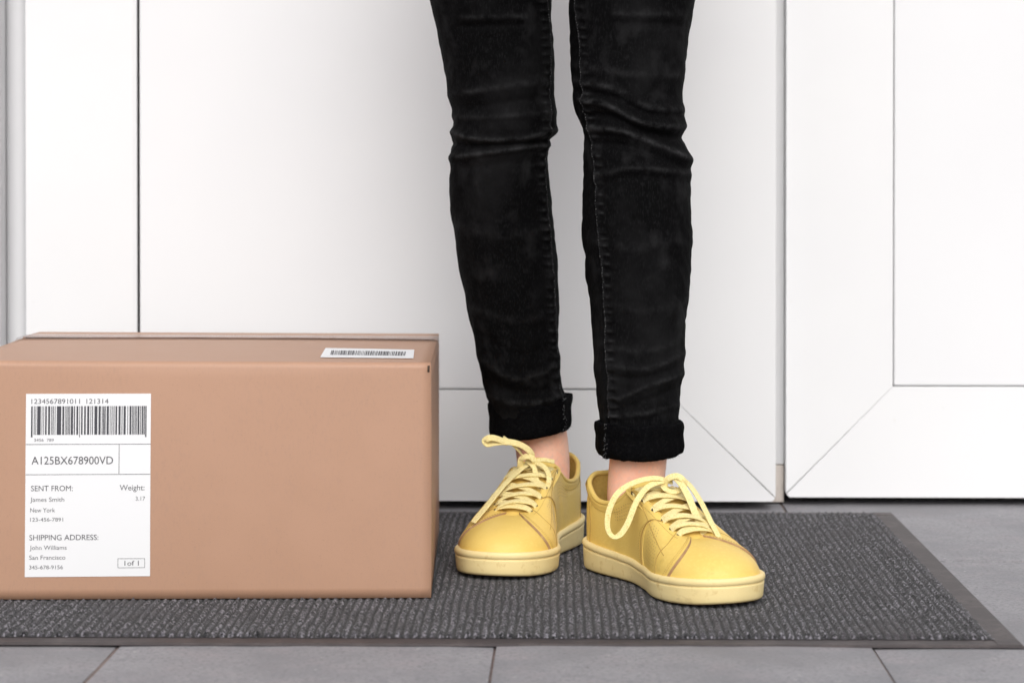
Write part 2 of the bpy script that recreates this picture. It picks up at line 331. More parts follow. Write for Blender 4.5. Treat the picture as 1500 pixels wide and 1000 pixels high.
D = np.stack([np.cos(th), np.sin(th), 0*th], -1); S = np.stack([-np.sin(th), np.cos(th), 0*th], -1); Zv = np.array([0, 0, 1.])
Pm = base+D*(ln*.5)[:, None]+Zv*up[:, None]*1.3; Pe = base+D*ln[:, None]+Zv*(up*.5)[:, None]
V = np.stack([base-S*wd[:, None], base+S*wd[:, None], Pm-S*wd[:, None], Pm+S*wd[:, None], Pe-S*wd[:, None]*.6, Pe+S*wd[:, None]*.6], 1).reshape(-1, 3)
i = np.arange(nf)[:, None]*6; Fq = np.stack([i+np.array([0, 1, 3, 2]), i+np.array([2, 3, 5, 4])], 1).reshape(-1, 4)
tag(mesh('carpet_fibres', V, Fq, M['fibre'], em, smooth=True, origin=WORLD[em.name]), kind='stuff')
MATZ = .0070
# ------------------------------------------------------------------ cardboard box
MATZ = .0066
fr_b = ground(633, 875, MATZ); fl_b = ground(-40, 880.5, MATZ)
bdir = unit(np.array([fr_b[0]-fl_b[0], fr_b[1]-fl_b[1]])); BW = .476
bdir = unit(np.array([math.cos(math.radians(2.2)), math.sin(math.radians(2.2))]))
dep = np.array([-bdir[1], bdir[0]]); BD = .41
hR = at(634, 531, fr_b[1])[2]-MATZ; hL = hR+.003
bx = empty('cardboard_box', (*(fr_b[:2]-bdir*BW/2+dep*BD/2), MATZ), 'brown taped cardboard box with a white shipping label on the mat', 'box')
def bp(u, v, z, off=0.):     # u from front-left corner along the front, v depth, z height; off = outward from the front
    u, v, z = np.broadcast_arrays(np.asarray(u, float), np.asarray(v, float), np.asarray(z, float))
    xy = fr_b[:2]-bdir*(BW-u)[..., None]+dep*(v-off)[..., None]
    return np.concatenate([xy, (z+MATZ)[..., None]], -1)
def bulge(u, z): return .0022*np.sin(math.pi*np.clip(u/BW, 0, 1))*np.sin(math.pi*np.clip(z/hR, 0, 1))
RC = .006
def fold(s, h):              # profile coordinate from the bottom of the front up over the rounded fold
    s = np.asarray(s, float)
    a = np.clip((s-(h-RC))/RC, 0, math.pi/2)
    z = np.where(s < h-RC, s, h-RC+RC*np.sin(a)); v = np.where(s < h-RC, 0, RC-RC*np.cos(a))+np.maximum(0, s-(h-RC)-RC*math.pi/2)
    return v, z
GAPV = .302
# front panel with front flap (one sheet folded over)
s = np.concatenate([np.linspace(0, hR-RC, 24), hR-RC+np.linspace(.05, 1, 8)*RC*math.pi/2, hR-RC+RC*math.pi/2+np.linspace(.01, GAPV-RC-.0012, 12)])
u = np.linspace(.001, BW-.001, 40); Us, Ss = np.meshgrid(u, s)
v, z = fold(Ss, hR); topm = (v > 0)
z = z+.003*(1-Us/BW)*np.clip(z/hR, 0, 1)
z = z+np.where(v > RC, .0022*np.sin(math.pi*np.clip((v-RC)/GAPV, 0, 1)*.9)*np.sin(math.pi*Us/BW), 0)
crease = -.0012*np.exp(-((Ss-(hR-.010))/.0022)**2)
P = bp(Us, v+np.where(v > 0, 0, -bulge(Us, z))-crease*np.where(v < RC, 1, 0), z)
fp = mesh('front_panel', P.reshape(-1, 3), grid_faces(len(s), len(u)), [M['card']], bx, smooth=True)
so = fp.modifiers.new('s', 'SOLIDIFY'); so.thickness = .003; so.offset = -1
def slab_uv(nm, P, m, th=.003, par=None, off=-1):
    flat = m.name == 'label_paper'
    r, c = P.shape[:2]; o = mesh(nm, P.reshape(-1, 3), grid_faces(r, c), m, par or bx, smooth=not flat)
    if m.name != 'clear_tape': so = o.modifiers.new('s', 'SOLIDIFY'); so.thickness = th; so.offset = off
    return o
# rear flap + rear panel
v = np.concatenate([np.linspace(GAPV+.0012, BD-.008, 10), [BD-.004, BD-.001, BD]]); zt_ = np.concatenate([hR+np.linspace(.0020, .0003, 10), [hR-.0008, hR-.004, hR-.008]])
v = np.concatenate([v, np.full(6, BD)]); zt_ = np.concatenate([zt_, np.linspace(hR-.03, 0, 6)])
U_, V_ = np.meshgrid(np.linspace(.001, BW-.001, 30), v); Z_ = np.repeat(zt_[:, None], 30, 1)+.003*(1-U_/BW)*(np.repeat(zt_[:, None], 30, 1)/hR)
slab_uv('rear_panel', bp(U_, V_, Z_), M['card'])
# side panels
for nm, uu_, sg in (('side_panel', BW, 1), ('side_panel', 0, -1)):
    V_, Z_ = np.meshgrid(np.linspace(.0012, BD-.001, 14), np.linspace(0, hR-.0035, 16))
    Z_ = Z_*(1 if sg > 0 else 1.012)
    U_ = uu_+sg*(.0022*np.sin(math.pi*V_/BD)*np.sin(math.pi*Z_/hR)-.0012)
    Pq = bp(U_, V_, Z_); slab_uv(nm, Pq if sg > 0 else Pq[:, ::-1], M['card'])
V, Fc = box(0, BW-.012, .006, BD-.006, 0.0015, .0045)
Vq = np.array(V); mesh('bottom_panel', bp(Vq[:, 0]+.006, Vq[:, 1], Vq[:, 2]), Fc, M['card'], bx)
# dark slot at the corner
Pq = np.array([bp(BW-.0045, -.0002, hR-.0095), bp(BW-.0026, -.0002, hR-.0095), bp(BW-.0022, .0006, hR-.0030), bp(BW-.0045, .0006, hR-.0030)])
slab_uv('corner_slot', Pq[[0, 1, 3, 2]].reshape(2, 2, 3)-np.array([0, .0007, 0]), M['hole'], .0006)
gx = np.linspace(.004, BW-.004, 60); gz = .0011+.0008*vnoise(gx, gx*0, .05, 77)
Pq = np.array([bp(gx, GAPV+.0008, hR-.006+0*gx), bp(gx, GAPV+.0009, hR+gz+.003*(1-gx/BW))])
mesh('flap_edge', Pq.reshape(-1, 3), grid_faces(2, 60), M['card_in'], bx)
# clear tape along the gap, down both sides
tu = np.concatenate([np.full(7, -.0022), [-.0022, -.001], np.linspace(.0, BW, 50), [BW+.0008, BW+.0018], np.full(7, BW+.0018)])
tz = np.concatenate([np.linspace(hR-.075, hR-.008, 7), [hR-.003, hR+.0004], np.full(50, hR+.0026), [hR+.0008, hR-.003], np.linspace(hR-.008, hR-.075, 7)])
tv = np.linspace(GAPV-.030, GAPV+.028, 7)
TU, TV = np.meshgrid(tu, tv); TZ = np.repeat(tz[None], 7, 0)+.003*(1-np.clip(TU, 0, BW)/BW)+.0024*np.sin(math.pi*np.clip(TU/BW, 0, 1))*np.sin(math.pi*np.clip(TV/GAPV, 0, 1)*.9)*np.where(TV < GAPV, 1, 0)
TZ += .0006*vnoise(TU, TV, .02, 31)*np.where((TU > 0) & (TU < BW), 1, 0)
slab_uv('packing_tape', bp(TU+0*TV, TV, TZ), M['tape'], .0002)
# shipping label, following the front
def lab_uv(px, py):   # picture position on the front face -> (u,z)
    d = ray(px, py); n2 = dep; t = (fr_b[:2]@n2)/(d[:2]@n2)
    p = d*t; return float(bdir@(p[:2]-fr_b[:2])+BW), H+p[2]-MATZ
c00 = lab_uv(36.5, 844.5); c10 = lab_uv(220, 843); c01 = lab_uv(38.5, 576.5); c11 = lab_uv(221.5, 576)
def lab(a, c_):       # a,c in 0..1 on the label
    a = np.asarray(a, float); c_ = np.asarray(c_, float)
    f = lambda k: (c00[k]*(1-a)+c10[k]*a)*(1-c_)+(c01[k]*(1-a)+c11[k]*a)*c_
    return f(0), f(1)
def lab_pt(a, c_, off):
    u_, z_ = lab(a, c_); return bp(u_, 0*u_, z_, off+bulge(u_, z_))
A_, C_ = np.meshgrid(np.linspace(0, 1, 14), np.linspace(0, 1, 18))
sl = slab_uv('shipping_label', lab_pt(A_, C_, .0006), M['paper'], .0003)
LX0, LX1, LY0, LY1 = 37.0, 221.0, 844.0, 576.0      # label extents in picture units, used as its own ruler
def la(px): return (px-LX0)/(LX1-LX0)
def lc(py): return (LY0-py)/(LY0-LY1)
def lrect(parts, x0_, x1_, y0_, y1_):
    a = np.array([[la(x0_), la(x1_)], [la(x0_), la(x1_)]]); c_ = np.array([[lc(y1_), lc(y1_)], [lc(y0_), lc(y0_)]])
    parts.append((lab_pt(a, c_, .0009).reshape(-1, 3), [(0, 1, 3, 2)]))
def text_mesh(s_):
    cu = bpy.data.curves.new('t', 'FONT'); cu.body = s_; cu.size = 1; cu.resolution_u = 4; cu.offset = 0
    o = bpy.data.objects.new('t', cu); sc.collection.objects.link(o)
    dg = bpy.context.evaluated_depsgraph_get(); me = bpy.data.meshes.new_from_object(o.evaluated_get(dg))
    me.calc_loop_triangles(); V = np.array([v.co[:] for v in me.vertices]); Fc = [tuple(p.vertices) for p in me.loop_triangles]
    bpy.data.objects.remove(o); bpy.data.curves.remove(cu); bpy.data.meshes.remove(me); return V, Fc
def ltext(s_, x0_, x1_, base_, cap, m, nm='printed_text'):
    V, Fc = text_mesh(s_); w0, w1 = V[:, 0].min(), V[:, 0].max()
    X = x0_+(V[:, 0]-w0)/(w1-w0)*(x1_-x0_); Yp = base_-V[:, 1]/.70*cap
    return mesh(nm, lab_pt(la(X), lc(Yp), .00085), Fc, m, sl)
ltext('1234567891011', 45, 116.5, 590.5, 7.2, M['ink_grey']); ltext('121314', 126, 158.5, 590.5, 7.2, M['ink_grey'])
bars = []; x = 44.8
spec = [(2.2, 1.8), (1.1, 1.2), (1.0, 1.4), (5.2, 1.4), (.9, 1.5), (.9, 1.7), (2.3, 2.0), (2.8, 1.6), (1.0, 1.1), (1.4, 1.6), (1, 2.0), (6.4, 1.6), (2.6, 1.4), (.9, 1), (1.3, .8), (1.2, .8), (1.2, 1.1), (3.2, 1.2), (1.6, 2), (2.6, 1.6), (1.0, 1.6),
        (2.2, 2.2), (2.4, 2.0), (3, 1.7), (1, 1.4), (1.3, 2.0), (4.3, 1.7), (3.1, 1.5), (.9, .7), (1.6, .6), (1.8, 1.5), (3.2, 1.4), (1.0, 1.5), (1.3, 1.5), (1.3, 1.5), (2.4, 2), (3, 1.5), (1.2, 1.6), (3.2, 2.4), (1, 2), (2.6, 1), (1.2, .8), (1.1, .9), (1.2, .7), (1.1, 1.1), (2.5, 1.1), (1.1, 1.2), (2, .8), (1.6, .8), (1.8, 0)]
tot = sum(a+g for a, g in spec); kx = (214.8-44.8)/tot
for i, (a, g) in enumerate(spec):
    lrect(bars, x, x+a*kx, 594, 639.5 if i in (0, 20, 21, len(spec)-1) and i != 21 else 635.8); x += (a+g)*kx
V, Fc = join(bars); mesh('barcode', V, Fc, M['ink'], sl)
ltext('3456  789', 49.5, 78.5, 645.5, 4.2, M['ink_pale'])
ln = []
lrect(ln, 37.6, 221.2, 649.4, 650.2); lrect(ln, 37.2, 220.8, 693.6, 694.4); lrect(ln, 174.4, 175.2, 650.3, 693.5)
x0_, x1_, y0_, y1_ = 173.5, 213.5, 817.5, 831.5
for q in ((x0_, x1_, y0_, y0_+.6), (x0_, x1_, y1_-.6, y1_), (x0_, x0_+.6, y0_+.7, y1_-.7), (x1_-.6, x1_, y0_+.7, y1_-.7)): lrect(ln, *q)
for v_, f_ in ln: mesh('ruled_line', v_, f_, M['ink_grey'], sl)
ltext('A125BX678900VD', 46, 166, 679, 11.5, M['ink_grey'])
ltext('SENT FROM:', 45.5, 107, 718, 8, M['ink_grey']); ltext('Weight:', 176, 212.5, 717.3, 8, M['ink_grey'])
ltext('James Smith', 44.5, 94.5, 733.5, 6.4, M['ink_pale']); ltext('3.17', 199.5, 213.5, 732.5, 6, M['ink_pale'])
ltext('New York', 44.5, 81, 749, 6.4, M['ink_pale']); ltext('123-456-7891', 44.5, 93, 762.5, 5.6, M['ink_pale'])
ltext('SHIPPING ADDRESS:', 43.5, 145, 790, 8, M['ink_grey'])
ltext('John Williams', 44, 98.5, 804, 6.4, M['ink_pale']); ltext('San Francisco', 43.5, 96.5, 818.5, 6.4, M['ink_pale'])
ltext('345-678-9156', 43.5, 93, 832.5, 5.6, M['ink_pale']); ltext('1of 1', 183.5, 204.5, 828, 7.2, M['ink_grey'])
# small barcode label on the top
def top_pt(px, py, off):
    zc = hR+MATZ+.0035; p = ground(px, py, zc); q = p[:2]-fr_b[:2]; u_ = float(bdir@q)+BW; v_ = float(dep@q)
    z_ = hR+.003*(1-u_/BW)+.0022*math.sin(math.pi*min(max((v_-RC)/GAPV, 0), 1)*.9)*math.sin(math.pi*u_/BW)
    return bp(u_, v_, z_+off)
q = np.array([top_pt(470+137*j/7*(1-0*i), 520.5+(509-520.5)*i/3, .0007)+0 for i in range(4) for j in range(8)]).reshape(4, 8, 3)
for i in range(4):
    for j in range(8): q[i, j] = top_pt((469+8*i/3)+(605.5-469)*j/7+(1.5-8)*i/3*j/7, 521-12*i/3, .0007)
tl = slab_uv('barcode_sticker', q, M['paper'], .0002, off=1)
bars = []; x = 484.
while x < 594:
    w_ = random.choice((.7, .9, 1.3, 2.1)); c_ = np.array([top_pt(x, 518, .0013), top_pt(x+w_, 518, .0013), top_pt(x+w_+1.5, 512.5, .0013), top_pt(x+1.5, 512.5, .0013)])
    bars.append((c_, [(0, 1, 2, 3)])); x += w_+random.choice((.7, 1., 1.5))
V, Fc = join(bars); mesh('barcode', V, Fc, M['ink_grey'], tl)
# ------------------------------------------------------------------ person
MATZ = .0080
YL, YR = 2.612, 2.438
per = empty('person', (.0, 2.5, MATZ), 'person standing on the mat in black rolled-up jeans and yellow sneakers', 'person')
profL = [(-420, 560, 850), (-300, 575, 836), (-200, 590, 824), (-100, 608, 814), (-50, 618, 809), (0, 628, 808), (50, 640, 810), (100, 650, 813), (135, 655, 814), (160, 660, 816), (180, 662, 817), (196, 659, 816.5), (206, 660, 808), (222, 658, 806), (250, 657, 805), (300, 659, 810), (350, 665, 815), (400, 672, 818), (450, 683, 820), (500, 694, 820), (540, 702, 823), (580, 713, 828), (606, 720, 830), (620, 722, 828)]
profR = [(-420, 800, 1110), (-300, 818, 1085), (-200, 826, 1062), (-100, 830, 1040), (-50, 831, 1030), (0, 832, 1020), (50, 834, 1012), (100, 835, 1005), (140, 838, 1000), (165, 842, 1005), (180, 848, 1007), (200, 856, 1002), (215, 855, 1007), (232, 853, 1014), (255, 854, 1013), (300, 851, 1014), (350, 852, 1015), (400, 857, 1012), (450, 864, 1008), (500, 869, 1004), (540, 868, 1003), (580, 873, 998), (612, 879, 995), (640, 882, 992)]
seamL = [(-100, 800), (0, 802), (100, 808), (200, 806), (250, 799), (300, 803), (400, 812), (500, 817), (600, 824), (640, 826)]
seamR = [(-100, 838), (0, 841), (70, 849), (130, 853), (165, 854), (195, 864), (240, 869), (300, 872), (400, 882), (500, 887), (600, 892), (640, 894)]
ridL = [([(650, 190), (700, 204), (760, 204), (820, 190)], 4.5, 7), ([(655, 211), (700, 214), (760, 212), (815, 203)], -4, 5), ([(650, 232), (700, 226), (760, 217), (810, 211)], 4, 7), ([(655, 250), (720, 242), (800, 235)], -1.5, 8),
        ([(675, 26), (770, 24)], 1.8, 8), ([(680, 39), (765, 36)], -2.2, 6), ([(655, 140), (720, 130), (800, 118)], 2, 10), ([(658, 160), (730, 152), (815, 140)], -1.8, 8), ([(660, 172), (740, 170), (815, 165)], 1.6, 8),
        ([(690, 515), (745, 552), (790, 548), (825, 520)], 2.4, 9), ([(700, 545), (750, 574), (830, 566)], -2.2, 8), ([(715, 580), (770, 592), (830, 578)], 2.4, 8), ([(700, 490), (760, 520), (820, 505)], -1.4, 9), ([(665, 330), (740, 345), (815, 330)], .9, 14), ([(690, 450), (750, 470), (820, 455)], 1.1, 12)]
ridR = [([(850, 146), (890, 154), (945, 182), (1012, 186)], 4.6, 8), ([(860, 168), (900, 172), (950, 195), (1005, 203)], -4.2, 6), ([(862, 190), (900, 190), (950, 206), (1016, 234)], 4.4, 8), ([(868, 212), (905, 212), (950, 224), (1012, 248)], -3.6, 7), ([(872, 258), (930, 246), (1014, 254)], 2.2, 8), ([(874, 272), (935, 260), (1012, 268)], -1.6, 7),
        ([(840, 118), (900, 130), (950, 156), (1000, 160)], 2.6, 9), ([(845, 134), (900, 143), (945, 166), (1003, 170)], -2.6, 6), ([(905, 33), (1000, 37)], -2.4, 7), ([(900, 20), (1000, 22)], 1.6, 9), ([(840, 95), (920, 108), (1003, 110)], 1.5, 12),
        ([(895, 535), (950, 540), (1004, 516)], 2.2, 8), ([(895, 553), (950, 554), (1003, 534)], -2.2, 7), ([(905, 585), (950, 565), (1000, 548)], 2.4, 7), ([(905, 602), (960, 582), (998, 566)], -2.2, 7), ([(880, 610), (940, 606), (996, 592)], 2, 8), ([(865, 500), (940, 515), (1003, 497)], 1.2, 10), ([(860, 350), (930, 362), (1012, 350)], .9, 14), ([(868, 440), (940, 455), (1008, 440)], .9, 12)]
def polydist(px, py, pl):
    d = np.full(px.shape, 1e9)
    for (x0, y0), (x1, y1) in zip(pl[:-1], pl[1:]):
        t = np.clip(((px-x0)*(x1-x0)+(py-y0)*(y1-y0))/((x1-x0)**2+(y1-y0)**2), 0, 1)
        d = np.minimum(d, np.hypot(px-x0-t*(x1-x0), py-y0-t*(y1-y0)))
    return d
def smooth_poly(pl):
    return [tuple(p) for p in crom(np.array(pl, float), np.linspace(0, len(pl)-1, 4*(len(pl)-1)+1))]
LEG = {}; WEAR_HIGHLIGHT = []
def leg(prof, Yb, Yt, rid, seam, side, seed):
    prof = np.array(prof, float)
    py = np.concatenate([np.arange(prof[-1, 0], -12, -1.7), np.linspace(-14, -420, 60)])
    xl = np.interp(py, prof[:, 0], prof[:, 1]); xr = np.interp(py, prof[:, 0], prof[:, 2])
    k = np.array([.25, .5, .25])
    for _ in range(9): xl[1:-1] = np.convolve(xl, k, 'valid'); xr[1:-1] = np.convolve(xr, k, 'valid')
    f = np.clip((640-py)/640, 0, 1.6); Yc = Yb+(Yt-Yb)*f-.012*np.exp(-((py-180)/110)**2)
    n = 220; th = np.linspace(0, 2*math.pi, n, endpoint=False)
    V = np.zeros((len(py), n, 3)); Nn = np.zeros_like(V)
    for i, p in enumerate(py):
        a = at(xl[i], p, Yc[i]); b_ = at(xr[i], p, Yc[i]); cx = (a[0]+b_[0])/2; rx = (b_[0]-a[0])/2; ry = rx*1.12; z = a[2]
        cs, sn = np.cos(th), np.sin(th); pw = 2/2.15
        V[i, :, 0] = cx+rx*np.sign(cs)*np.abs(cs)**pw; V[i, :, 1] = Yc[i]-ry*np.sign(sn)*np.abs(sn)**pw+(.010*np.exp(-((p-300)/120)**2)*(sn < 0)); V[i, :, 2] = z
        Nn[i, :, 0] = cs; Nn[i, :, 1] = -sn
    PX, PY = proj(V)
    PXm = PX
    dsp = np.zeros(PX.shape); wear_highlight = np.zeros(PX.shape)
    for pl, amp, wdt in rid:
        pl = smooth_poly(pl); d = polydist(PXm, PY, pl); dsp += .95*amp*.001*np.clip(.45+.65*np.abs(np.sin(th))[None], 0, 1)*np.exp(-(d/(wdt*.82))**2); wear_highlight += np.clip(amp, 0, 9)*.2*np.exp(-(d/(wdt*.45))**2)  # raised folds also get a painted highlight mixed with fading
    sx = np.interp(PY, [s_[0] for s_ in seam], [s_[1] for s_ in seam])
    off = (PX-sx)*side            # positive = on the outer side of the seam
    front = np.sin(th)[None] > -.2
    dsp += np.where(front, .0016*np.exp(-((off-1.0)/2.2)**2)*(off > -4), 0)-np.where(front, .0012*np.exp(-((off+3)/2.0)**2), 0)
    jit = vnoise(PY, PX*0, 26, seed)*9
    dsp += np.where(front, .0013*np.sin(2*math.pi*(PY+jit)/13.5)*np.exp(-((off-6)/5.5)**2)*(.3+vnoise(PY, PX*0, 40, seed+1)), 0)
    wear_highlight += np.where(front, .75*np.clip(np.sin(2*math.pi*(PY+jit)/13.5), 0, 1)**2*np.exp(-((off-7)/4.5)**2), 0)+np.where(front, .45*np.exp(-((off-.5)/1.6)**2), 0)
    TH = np.broadcast_to(th[None], PX.shape); X = TH*60; WEAR_HIGHLIGHT.append(np.clip(wear_highlight, 0, 1))
    wr = lambda s_, sd_: (vnoise(X*1.0, PY, s_, sd_)+0)-.5
    # broad, soft dents and finer ones; mirrored angle avoids a seam in the field
    Xa = 180*np.cos(TH); Xb = 180*np.sin(TH)
    dsp += .0030*(vnoise(Xa+.15*PY+500, PY*1.2+Xb*.4+500, 38, seed+3)-.5)+.0010*(vnoise(Xa+500, PY*1.8+Xb*.3+900, 17, seed+4)-.5)+.0003*(vnoise(Xa*2+500, PY*2+Xb+900, 9, seed+5)-.5)
    fade = np.clip((prof[-1, 0]-PY)/12, 0, 1)
    V += Nn*(dsp*fade-.0008)[..., None]
    V[..., 2] -= (dsp*fade*.06)
    LEG[side] = (V, PX, PY, py, th)
    return V
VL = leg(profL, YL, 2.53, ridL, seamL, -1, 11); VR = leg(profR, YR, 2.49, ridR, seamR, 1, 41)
parts = [(v.reshape(-1, 3), grid_faces(v.shape[0], v.shape[1], True)) for v in (VL, VR)]
# pelvis (above the picture)
th = np.linspace(0, 2*math.pi, 60, endpoint=False); cxp = -.01; rings = []
for z, rx, ry in ((.74, .03, .05), (.77, .13, .095), (.82, .175, .115), (.90, .185, .125), (.97, .17, .115), (1.04, .145, .10)):
    rings.append(np.stack([cxp+rx*np.cos(th), 2.51+ry*np.sin(th), np.full(60, z)], -1))
rings = np.array(rings); parts.append((rings.reshape(-1, 3), grid_faces(6, 60, True)))
V = np.concatenate([p[0] for p in parts]); o = 0; Fq = []
for p in parts: Fq.append(p[1]+o); o += len(p[0])
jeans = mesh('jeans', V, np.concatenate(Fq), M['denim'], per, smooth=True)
_w = np.concatenate([a_.ravel() for a_ in WEAR_HIGHLIGHT]); _w = np.concatenate([_w, np.zeros(len(V)-len(_w))]).astype(np.float32)
jeans.data.attributes.new('crest_wear_highlight', 'FLOAT', 'POINT').data.foreach_set('value', _w)
# seam stitching: short raised stitches beside the inner seam
def surf_front(side, px, py_):
    V, PX, PY, py, th = LEG[side]; i = int(np.argmin(np.abs(py-py_))); fr_ = np.where(np.sin(th) > .02)[0]
    j = fr_[np.argmin(np.abs(PX[i, fr_]-px))]; return V[i, j]
for side, seam in ((-1, seamL), (1, seamR)):
    st = []; y = -8.
    while y < 606:
        sx = np.interp(y, [s_[0] for s_ in seam], [s_[1] for s_ in seam])+1.0*side
        sx2 = np.interp(y+2.4, [s_[0] for s_ in seam], [s_[1] for s_ in seam])+1.0*side
        a = surf_front(side, sx, y); b_ = surf_front(side, sx2, y+2.4)
        n_ = np.array([0, -.00025, 0])
        st.append(ribbon([a+n_, (a+b_)/2+n_*2.0, b_+n_], (0, -1, 0), .0007, .0004, 3, 5)); y += 4.0
    V, Fc = join(st); mesh('seam_stitching', V, Fc, M['thread'], jeans)
# rolled cuffs
def cuff(Yc, pts_top, pts_bot, seed, nm='rolled_cuff', seamx=None):
    (xl, yl), (xr, yr) = pts_top; (bxl, byl), (bxr, byr) = pts_bot
    n = 200; th = np.linspace(0, 2*math.pi, n, endpoint=False)
    prof_ = [(-.0085, .97), (-.004, 1.01), (-.001, .995), (0, .94), (.0004, .8), (-.0006, .6), (.0, .4), (.0006, .22), (0, .08), (-.0015, .01), (-.005, -.02), (-.0085, .01), (-.010, .10), (-.0100, .4)]
    t_ = np.linspace(0, len(prof_)-1, 60); pr = crom(np.array(prof_), t_)
    V = np.zeros((len(pr), n, 3))
    a = at(xl, yl, Yc); b_ = at(xr, yr, Yc); c_ = at(bxl, byl, Yc); d_ = at(bxr, byr, Yc)
    for i, (o_, h_) in enumerate(pr):
        L_ = c_*(1-h_)+a*h_; R_ = d_*(1-h_)+b_*h_; cx = (L_[0]+R_[0])/2; rx = (R_[0]-L_[0])/2; ry = rx*1.10
        nz = .0016*(vnoise(200+180*np.cos(th), 300+180*np.sin(th)+i*2., 34, seed)-.5)*2
        o2 = o_+nz
        V[i, :, 0] = cx+(rx+o2)*np.cos(th); V[i, :, 1] = Yc-(ry+o2)*np.sin(th)
        k_ = (np.cos(th)+1)/2; V[i, :, 2] = L_[2]*(1-k_)+R_[2]*k_+.0016*(vnoise(200+150*np.cos(th), 300+150*np.sin(th), 22, seed+1)-.5)+.003*np.sin(th)*(1-h_)*-1
    if seamx is not None:
        PX, PY = proj(V); e = np.exp(-((PX-seamx)/4.5)**2)*(np.sin(th) > 0)[None]; V[..., 1] -= e*.0022
        e = np.exp(-((PX-seamx-6)/1.6)**2)*(np.sin(th) > 0)[None]; V[..., 1] += e*.0018
    o = mesh(nm, V.reshape(-1, 3), grid_faces(len(pr), n, True), M['cuff'], jeans, smooth=True)
    # frayed fibres along the edges
    fb = []; r = random.Random(seed)
    for q in range(260):
        i = r.choice((4, 5, 44, 46, 48, 50)) if r.random() < .8 else r.randrange(6, 50); i = min(i, len(pr)-1)
        j = r.randrange(0, n//2+6) % n; p = V[i, j]; dr = np.array([math.cos(th[j]), -math.sin(th[j]), r.uniform(-.9, .4)]); dr = unit(dr+np.array([r.uniform(-.5, .5), 0, 0]))
        l_ = r.uniform(.0006, .0022); fb.append(ribbon([p-dr*.0003, p+dr*l_*.5+np.array([0, 0, .0003]), p+dr*l_], (.2, -.9, .3), .00022, .00018, 3, 4))
    V2, F2 = join(fb); mesh('frayed_edge', V2, F2, M['cuff'], jeans)
    if seamx is not None:
        fb = []
        for q in range(34):
            f_ = r.uniform(0.08, .95); i = int((1-f_)*.58*len(pr))+8; i = min(max(i, 6), 42); jj = [j for j in range(n) if math.sin(th[j]) > 0]
            PXr = proj(V[i, jj])[0]; j = jj[int(np.argmin(np.abs(PXr-(seamx+r.uniform(-2, 2)))))]; p = V[i, j]+np.array([0, -.0003, 0])
            dr = np.array([r.uniform(-.8, .8), -.35, r.uniform(-1, 1)]); l_ = r.uniform(.0008, .0022)
            fb.append(ribbon([p, p+unit(dr)*l_*.5, p+unit(dr)*l_], (.2, -.9, .3), .0003, .0002, 3, 4))
        V2, F2 = join(fb); mesh('frayed_seam', V2, F2, M['fray'], jeans)
cuff(YL-.002, ((715, 588), (838, 577)), ((718, 639), (837, 625)), 5, seamx=827)
cuff(YR-.002, ((871, 616), (1001, 616)), ((874, 664), (1000, 662)), 8, seamx=886)
# ------------------------------------------------------------------ sneakers
OUT = [(0, 0), (-20, 4), (-32, 20), (-35, 50), (-31, 90), (-30, 120), (-37, 160), (-46, 195), (-48, 222), (-42, 250), (-26, 272), (0, 282),
       (26, 275), (43, 255), (51, 228), (53, 195), (48, 155), (42, 120), (38, 85), (37, 48), (33, 20), (20, 4)]
EDG = [(0, 3, 101), (-14, 6, 100), (-26, 18, 92), (-31, 46, 78), (-29, 82, 80), (-24, 112, 97), (-22, 140, 89), (-20, 166, 76), (-18, 186, 65), (-13.5, 197, 59.5), (-7, 202.5, 58), (0, 204, 57.5),
       (7, 202.5, 58), (13.5, 197, 59.5), (18.5, 186, 65), (21.5, 166, 76), (24, 140, 89), (26, 112, 96), (31, 82, 78), (34, 48, 75), (27, 18, 91), (14, 6, 100)]
OUT = np.array(OUT, float); OUT[:, 0] *= 1+.09*np.clip((OUT[:, 1]-130)/60, 0, 1); EDG = np.array(EDG, float); NI = len(OUT)
def zsole(y): return np.interp(y, [0, 60, 140, 190, 240, 285], [33, 29.5, 25, 25, 27, 29.5])
def zbot(y): return np.interp(y, [0, 12, 190, 230, 260, 285], [1.2, 0, 0, .6, 2.0, 4.5])
def outline(t, off=0.):
    P = crom(OUT, t, True); e = .02; T = unit(crom(OUT, t+e, True)-crom(OUT, t-e, True)); Nn = np.stack([T[:, 1]*-1, T[:, 0]], -1)
    c = np.array([2., 140.]); s_ = np.sign(((P-c)*Nn).sum(-1).mean())
    # consistent outward side: the loop is run heel -> inner side -> toe -> outer side (clockwise)
    return P+Nn*s_*np.asarray(off).reshape(-1, 1) if np.ndim(off) else P+Nn*s_*off
